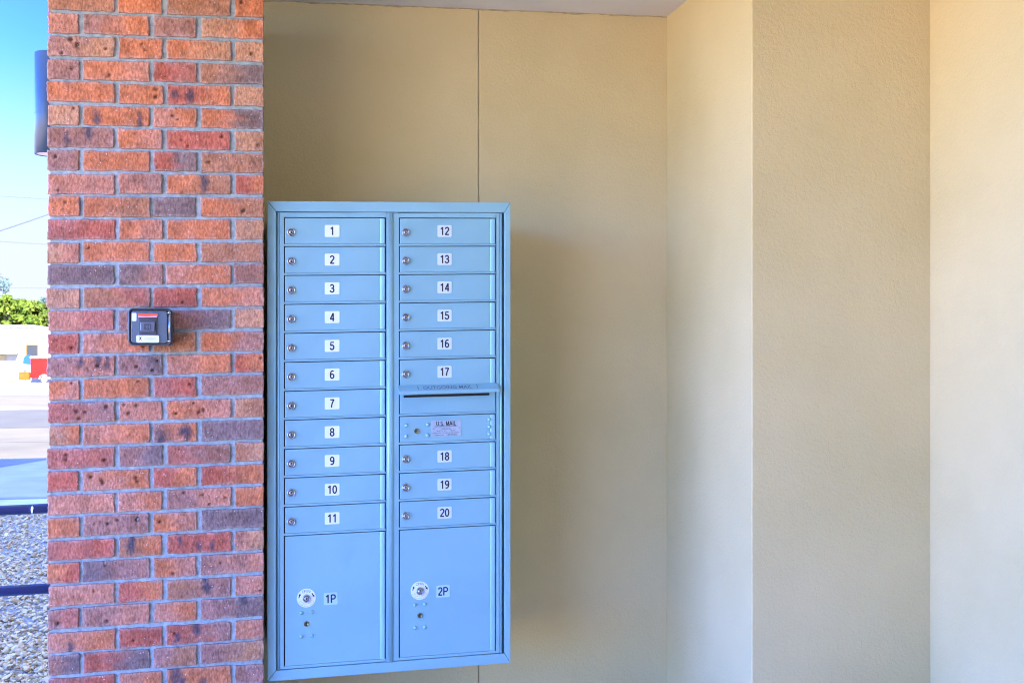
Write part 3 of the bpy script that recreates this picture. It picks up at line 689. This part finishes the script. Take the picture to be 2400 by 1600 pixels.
# raised handle block in the middle of the cover
cx = kw * .455; cz = kh * .50
q = MB(); q.box((cx - .0265, -kd - .006, cz - .026), (cx + .0265, -kd - .001, cz + .028)); hb = q.build('handle_frame', KEYBLACK, kb, bevel=.002)
q = MB(); q.prism([(-kd - .0055, cz - .017), (-kd - .014, cz - .012), (-kd - .014, cz + .012), (-kd - .0055, cz + .017)][::-1], 'x', cx - .0205, cx + .0205)
q.build('handle', mat('satin_handle', (.20, .24, .30), .28, .6), kb, bevel=.0015)
q = MB(); yy = -kd - .0145       # emblem: a square with an angular letter inside
def bar2(p0, p1, wd=.0010):
    d = np.array(p1) - np.array(p0); nn = np.array([-d[1], d[0]]) / np.hypot(*d) * wd/2
    c_ = [np.array(p0) + nn, np.array(p0) - nn, np.array(p1) - nn, np.array(p1) + nn]
    q.prism([(cx + p[0], cz + p[1]) for p in c_], 'y', yy - .0004, yy + .0005)
s = .0085
for p0, p1 in (((-s, -s), (s, -s)), ((-s, s), (s, s)), ((-s, -s), (-s, s)), ((s, -s), (s, s)), ((-s*.62, -s*.68), (-s*.62, s*.68)), ((-s*.62, s*.68), (s*.55, s*.68)), ((-s*.62, -s*.68), (s*.55, -s*.68)),
               ((s*.55, s*.68), (-s*.02, s*.05)), ((-s*.02, s*.05), (s*.55, -s*.68))): bar2(p0, p1)
q.build('emblem', mat('emblem_dark', (.012, .013, .016), .4), kb)
q = MB(); q.prism([(cx - .028, cz + .031), (cx + .028, cz + .033), (cx + .030, cz + .0375), (cx + .028, cz + .0405), (cx - .028, cz + .0400)], 'y', -kd - .0026, -kd - .0012)
q.build('red_tape', REDTAPE, kb)
q = MB(); q.prism([(cx - .028, cz + .0285), (cx + .027, cz + .0285), (cx + .028, cz + .0335), (cx - .005, cz + .0315), (cx - .028, cz + .0325)], 'y', -kd - .0065, -kd - .0024)
q.build('tape_end', PINKTAPE, kb)
q = MB(); q.prism(rrect(cx - .033, cz - .0475, cx + .033, cz - .0255, .004), 'y', -kd - .0066, -kd - .0012)
kc = [(-.0250, -.0310), (-.0222, -.0340), (-.0250, -.0400), (-.0232, -.0400), (-.0215, -.0368), (-.0190, -.0400), (-.0170, -.0395), (-.0205, -.0345), (-.0172, -.0318), (-.0190, -.0302), (-.0222, -.0322), (-.0240, -.0300)]
q.add([(cx + x, -kd - .0070, cz + z) for x, z in kc], [tuple(range(len(kc)))], 1)
for k, (xa, xb) in enumerate(((-.012, .022), (-.012, .026), (-.012, .016))):
    q.box((cx + xa, -kd - .0070, cz - .0335 - k*.0036), (cx + xb, -kd - .0067, cz - .0325 - k*.0036), 2)
q.build('maker_sticker', [WHITE, INK, mat('sticker_print', (.5, .5, .6), .6)], kb)
q = MB(); q.prism(rrect(.0115, kh - .040, .0245, kh - .0155, .003), 'y', -kd - .0022, -kd - .0012); q.build('serial_sticker', WHITE, kb)
q = MB(); q.tube([(kw - .0065, -kd - .003, .012), (kw - .0065, -kd - .003, kh - .012)], .0017, 10, 0)
for z in (.014, kh - .014): q.lathe([(.0036, -.0016), (.0036, .0016)], 'z', (kw - .0065, -kd - .003, z), 12)
for z in (.014, kh - .014): q.tube([(kw - .011, -kd - .003, z), (kw - .002, -kd - .003, z)], .0018, 8)
q.build('hinge_rod', CHROME, kb)

# ------------------------------------------------------------------ wall light on the pillar's far corner
lr = .052; lY = 4.40; lX = tx(80) * lY + lr * 1.02
zt, zb = UP(95, 126, lY)[2], UP(95, 362, lY)[2]
wl_ = thing('wall_light', 'slate blue cylinder wall light mounted on the left side of the brick pillar', 'wall light', (XL, lY, zb))
q = MB(); h = zt - zb; lx = lX - XL
q.lathe([(lr - .004, .010), (lr - .004, .0), (lr, .0), (lr, h*.40)], 'z', (lx, 0, 0), 48, cap=False)
q.lathe([(lr - .0012, h*.39), (lr - .0012, h*.42)], 'z', (lx, 0, 0), 48, cap=False)
q.lathe([(lr, h*.404), (lr, h)], 'z', (lx, 0, 0), 48, cap=False); q.lathe([(lr, h), (lr - .003, h + .002)], 'z', (lx, 0, 0), 48, cap=False); q.lathe([(lr - .003, h + .002), (.0005, h + .002)], 'z', (lx, 0, 0), 48, smooth=False, cap=False)
q.build('housing', SLATE, wl_)
q = MB(); q.lathe([(lr - .0040, .002), (lr - .0040, .010)], 'z', (lx, 0, 0), 32); q.build('lens', LENS, wl_)
q = MB(); q.box((lx, -.03, h*.40), (.0, .03, h*.62)); q.build('bracket', SLATE, wl_)

# ------------------------------------------------------------------ guard rail left of the pillar
RY = 5.0
gr = thing('guard_rail', 'dark blue painted two-bar metal guard rail in front of the pebbles', 'railing', (-1.2, RY, GZ + .1))
def rail(yl, rad):
    p = UP(50, yl, RY); z = p[2] - K * p[0]
    q = MB(); q.tube([(x + 1.2, 0, z + K*x - GZ - .1) for x in (-3.4, -2, -.66)], rad, 16); return q
q = rail(1193.5, .0195); q.build('rail', RAILP, gr)
q = rail(1382, .0205); q.build('rail', RAILP, gr)
for x in (-3.3, -.68):
    q = MB(); q.tube([(x + 1.2, 0, 0), (x + 1.2, 0, UP(50, 1193, RY)[2] - GZ - .1)], .022, 14); q.build('post', RAILP, gr)
q = MB(); p = UP(75, 1193, RY - .02)
q.prism([(p[0] + 1.2 + a, p[2] - GZ - .1 + b_) for a, b_ in ((-.003, -.014), (.002, -.015), (.003, -.004), (.0055, .006), (.001, .014), (-.003, .010), (-.004, .0))], 'y', -.0215, -.0185)
q.build('dropping', BIRD, gr)

# ------------------------------------------------------------------ across the street
FY = 81.0
def px(x, y, Y=FY): return UP(x, y, Y)
wb = thing('white_house', 'low white building with a pale roof and an orange framed window across the street', 'building', (px(40, 900)[0], FY, GZ + .14))
ox, oz = px(40, 900)[0], GZ + .14
WALLW = noisy(mat('white_wall_paint', (.7, .7, .68), .8), (.20, .20, .19), (.24, .24, .23), .8, 4)
ROOFW = noisy(mat('pale_roof', (.6, .6, .6), .7), (.17, .17, .175), (.20, .20, .20), 2, 4)
GLASS = mat('dark_glass', (.012, .016, .022), .45, 0, .12)
def L(x, y, Y=FY): p = px(x, y, Y); return (p[0] - ox, p[2] - oz)
xr = L(118, 800)[0]; apex = L(80, 766); eave = L(118, 806)
xl = -14.0
q = MB(); q.prism([(xl, 0), (xr, 0), (eave[0], eave[1]), (apex[0], apex[1]), (xl, apex[1])], 'y', 0, 9.0); q.build('wall', WALLW, wb)
q = MB(); e1 = L(44, 827)[0]
q.prism([(xl - .3, L(0, 829)[1]), (e1, L(0, 829)[1]), (e1, L(0, 824)[1]), (xl - .3, L(0, 824)[1])], 'y', -.7, -.003); q.build('eave', mat('eave_grey', (.11, .115, .12), .7), wb)
q = MB(); t = .12
q.prism([(xl - .2, apex[1]), (apex[0], apex[1]), (eave[0] + .1, eave[1] - .1), (eave[0] + .1, eave[1] + t - .1), (apex[0] + .03, apex[1] + t), (xl - .2, apex[1] + t)], 'y', -.15, 9.2); q.build('roof', ROOFW, wb)
def window(x0, y0, x1, y1, fm, gm, fw=.05):
    a, c = L(x0, y1), L(x1, y0)
    q = MB()
    q.box((a[0], -.06, a[1]), (c[0], -.002, a[1] + fw)); q.box((a[0], -.06, c[1] - fw), (c[0], -.002, c[1]))
    q.box((a[0], -.06, a[1] + fw), (a[0] + fw, -.002, c[1] - fw)); q.box((c[0] - fw, -.06, a[1] + fw), (c[0], -.002, c[1] - fw))
    f_ = q.build('window', fm, wb); q = MB(); q.box((a[0] + fw, -.03, a[1] + fw), (c[0] - fw, -.004, c[1] - fw)); q.build('pane', gm, f_)
window(61, 807, 90, 838, mat('orange_frame', (.09, .038, .006), .7, 0, .1), GLASS, .06)
window(31, 845, 38, 866, mat('grey_frame', (.5, .5, .48), .6), mat('grey_glass', (.05, .055, .055), .3))
window(-6, 832, 13, 849, mat('tan_shutter', (.24, .19, .10), .7), mat('tan_panel', (.22, .17, .09), .7))
a, c = L(8, 897), L(26, 873)
q = MB(); q.prism([(a[0], 0), (c[0], 0), (c[0], c[1]*.7), (c[0] - .12, c[1]), (a[0] + .14, c[1]*.92), (a[0], c[1]*.5)], 'y', -.05, -.002); q.build('door', mat('grey_door', (.10, .105, .11), .6), wb)
# red trailer parked in front
TY = 77.5
tp = px(93, 893, TY); tr = thing('cargo_trailer', 'bright red box trailer with a white roof parked at the far kerb', 'trailer', (tp[0], TY, GZ + .14))
def LT(x, y): p = px(x, y, TY); return (p[0] - tp[0], p[2] - GZ - .14)
a, c = LT(71, 886), LT(150, 839)
q = MB(); q.box((a[0], 0, a[1]), (c[0], 1.6, c[1])); q.build('body', noisy(mat('red_paint', (.55, .03, .03), .7, 0, .08), (.10, .003, .003), (.125, .004, .004), 2, 2), tr, bevel=.05)
q = MB(); q.box((a[0] - .02, -.02, c[1] + .003), (c[0] + .02, 1.62, c[1] + .09)); q.build('roof', mat('white_roof', (.7, .7, .68), .5), tr, bevel=.03)
for wx in (104, 128):
    p = LT(wx, 886); q = MB(); q.lathe([(.10, -.08), (.21, -.07), (.23, -.03), (.23, .06)], 'y', (p[0], -.03, .23), 24); wh = q.build('wheel', mat('tyre_rubber', (.03, .03, .03), .8), tr)
    q = MB(); q.lathe([(.15, -.115), (.10, -.10), (.001, -.10)], 'y', (p[0], -.03, .23), 20, cap=False); q.build('rim', mat('rim_white', (.7, .7, .7), .4), wh)
    q = MB(); q.prism([(p[0] + .30*math.cos(R(t)), .23 + .30*math.sin(R(t))) for t in range(10, 171, 16)] + [(p[0] + .26*math.cos(R(t)), .23 + .26*math.sin(R(t))) for t in range(170, 9, -16)], 'y', -.12, -.001); q.build('mudguard', mat('mudguard_white', (.65, .65, .65), .5), tr)
q = MB(); q.box((a[0] - .5, .7, .30), (a[0] + .01, .82, .38)); q.box((a[0] - .46, .72, 0), (a[0] - .40, .80, .30)); q.build('drawbar', mat('drawbar_black', (.04, .04, .04), .6), tr)
# blue sign and orange cabinet
BY = 79.6
p0 = px(62, 893, BY); sg = thing('blue_sign', 'blue hanging sign board under the window of the white building', 'sign', (p0[0], BY, GZ + .14))
a, c = px(54, 853, BY), px(71, 831, BY)
q = MB(); zz_ = GZ + .14
q.prism([(a[0] - p0[0], a[2] - zz_), (c[0] - p0[0], a[2] - zz_ - .05), (c[0] - p0[0], c[2] - zz_), (a[0] - p0[0] + .1, c[2] - zz_ - .06), (a[0] - p0[0], c[2] - zz_ - .3)], 'y', -.04, .04); q.build('board', mat('sign_blue', (.006, .035, .15), .7, 0, .08), sg)
q = MB(); q.tube([(.05, .02, 0), (.05, .02, a[2] - zz_)], .03, 8); q.build('post', mat('sign_post', (.3, .3, .3), .6), sg)
OY = 77.0
p0 = px(57, 896, OY); oc = thing('orange_bin', 'small orange roadside bin on legs left of the red trailer', 'bin', (p0[0], OY, GZ + .14))
a, c = px(45, 890, OY), px(70, 873, OY)
ORG = noisy(mat('orange_paint', (.6, .26, .06), .7, 0, .08), (.15, .030, .003), (.18, .038, .005), 4, 3)
q = MB(); q.box((a[0] - p0[0], -.25, a[2] - zz_), (c[0] - p0[0], .25, c[2] - zz_)); q.build('bin_body', ORG, oc, bevel=.04)
q = MB(); q.box((a[0] - p0[0] - .02, -.27, c[2] - zz_ + .002), (c[0] - p0[0] + .02, .27, c[2] - zz_ + .05)); q.build('lid', mat('orange_lid', (.20, .055, .008), .6, 0, .1), oc, bevel=.02)
for sx_ in (.12, .88):
    q = MB(); x = (a[0] + (c[0] - a[0]) * sx_) - p0[0]; q.box((x - .03, -.2, 0), (x + .03, .2, a[2] - zz_)); q.build('leg', mat('bin_leg', (.4, .3, .2), .6), oc)
# grass tuft by the door
gn = 260; gv = []; gf = []
for k in range(gn):
    bx = px(14 + 16*rng.random(), 899, 79.8); x, y = bx[0], 79.8 + rng.random()*.5; hh = .06 + .1*rng.random(); an = rng.random()*6.28
    dx, dy = .02*math.cos(an), .02*math.sin(an); i0 = len(gv)
    gv += [(x - dx, y - dy, zz_), (x + dx, y + dy, zz_), (x + rng.normal(0, .04), y + rng.normal(0, .04), zz_ + hh)]; gf.append((i0, i0+1, i0+2))
me = bpy.data.meshes.new('grass'); me.from_pydata(gv, [], gf); me.materials.append(mat('grass_green', (.10, .17, .03), .8))
o = bpy.data.objects.new('grass', me); COL.objects.link(o); tag(o, 'patch of green grass at the foot of the white building', 'grass', kind='stuff')

# trees beyond the house
def leaf_mat(name, c0, c1):
    m = noisy(mat(name, c0, .85, 0, .08), c0, c1, .9, 3)
    m.node_tree.nodes['Principled BSDF'].inputs['Subsurface Weight'].default_value = 0
    return m
LEAF = [leaf_mat('leaf_yellow_green', (.026, .050, .007), (.066, .095, .013)), leaf_mat('leaf_green', (.024, .048, .008), (.06, .085, .016)), leaf_mat('leaf_blue_green', (.03, .06, .07), (.06, .10, .11))]
BARK = noisy(mat('bark', (.12, .09, .06), .9), (.09, .07, .05), (.16, .12, .09), 6, 5)
def tree(name, label, cx, y, top, rad, lm, dens=5200, thin=1.0, group=None, ls=.17):
    base = GZ; H = top - base
    root = thing(name, label, 'tree', (cx, y, base), group)
    q = MB(); q.tube([(0, 0, 0), (.05, 0, H*.25), (-.08, .05, H*.5), (.02, 0, H*.8)], [.22, .17, .12, .05], 9)
    r_ = np.random.default_rng(int(abs(cx)*100))
    tips = []
    for k in range(9):
        an = r_.random()*6.28; z0_ = H*(.28 + .4*r_.random()); L_ = rad*(.55 + .35*r_.random())
        e_ = (L_*math.cos(an), L_*math.sin(an), min(H*.95, z0_ + L_*(.3 + .7*r_.random())))
        q.tube([(0, 0, z0_), (e_[0]*.5, e_[1]*.5, z0_ + (e_[2]-z0_)*.4), e_], [.09, .06, .02], 6); tips.append(e_)
    q.build('trunk', BARK, root)
    cl = []
    for k in range(46):
        a_ = r_.random()*6.28; ph = math.acos(1 - 1.7*r_.random()); rr = rad*(.55 + .42*r_.random())
        cl.append((rr*math.sin(ph)*math.cos(a_), rr*math.sin(ph)*math.sin(a_), H - rad + rad*.9*math.cos(ph) - .1*rad))
    cl = np.array(cl + tips); cr = rad*(.16 + .2*r_.random(len(cl)))
    n = int(dens*thin); ci = r_.integers(0, len(cl), n)
    d = r_.normal(0, 1, (n, 3)); d /= np.linalg.norm(d, axis=1, keepdims=True)
    pos = cl[ci] + d * (cr[ci] * r_.random(n)**.45)[:, None] * [1, 1, .8]
    u = r_.normal(0, 1, (n, 3)); u /= np.linalg.norm(u, axis=1, keepdims=True)
    w = np.cross(u, r_.normal(0, 1, (n, 3))); w /= np.linalg.norm(w, axis=1, keepdims=True)
    s_ = ls * (.6 + .8*r_.random(n))[:, None]
    V = np.stack([pos - u*s_, pos + w*s_*.55, pos + u*s_, pos - w*s_*.55], 1).reshape(-1, 3)
    V[:, 2] = np.clip(V[:, 2], .5, None)
    me = bpy.data.meshes.new('crown'); me.from_pydata(V.tolist(), [], (np.arange(n*4).reshape(-1, 4)).tolist()); me.materials.append(lm)
    o = bpy.data.objects.new('crown', me); COL.objects.link(o); o.parent = root
TYY = 96.0
p = px(18, 686, TYY); tree('broadleaf_tree', 'large yellow green tree rising behind the ridge of the white building', p[0], TYY, p[2], 2.2, LEAF[0], 9000)
p = px(88, 706, TYY + 3); tree('broadleaf_tree', 'darker green tree showing between the white building and the brick pillar', p[0], TYY + 3, p[2], 2.0, LEAF[1], 8000)
p = px(60, 702, TYY + 7); tree('broadleaf_tree', 'green tree filling the gap behind the two front trees', p[0], TYY + 7, p[2], 2.3, LEAF[1], 8000)
p = px(-12, 636, 130); tree('distant_tree', 'thin bluish tree far behind the yellow green tree', p[0], 130, p[2], 1.5, LEAF[2], 900, ls=.14)
p = px(101, 697, 128); tree('distant_tree', 'small bluish treetop far off beside the brick pillar', p[0], 128, p[2], .55, LEAF[2], 900, ls=.12)
# overhead cables
CAB = mat('cable_sheath', (.035, .045, .065), .7, spec=.1)
def cable(label, x0, y0, x1, y1, Y0, Y1_, r):
    a, c = Vector(UP(x0, y0, Y0)), Vector(UP(x1, y1, Y1_))
    q = MB(); d = c - a; pts = []
    for k in range(25):
        t = -3 + 7*k/24; pts.append(tuple(a + d*t + Vector((0, 0, .02*(t-.5)**2))))
    o_ = q.tube(pts, r, 6).build('overhead_cable', CAB); tag(o_, label, 'cable', 'cables crossing the sky over the street')
cable('thick overhead cable slanting up to the right', 0, 541, 112, 503, 40, 41, .022)
cable('faint overhead cable running almost level below the slanting one', 0, 566, 112, 573, 62, 62, .014)
cable('lowest faint overhead cable just above the treetops', 0, 674, 112, 675, 70, 70, .012)
cable('topmost faint overhead cable above the slanting one', 0, 460, 112, 467, 62, 62, .012)
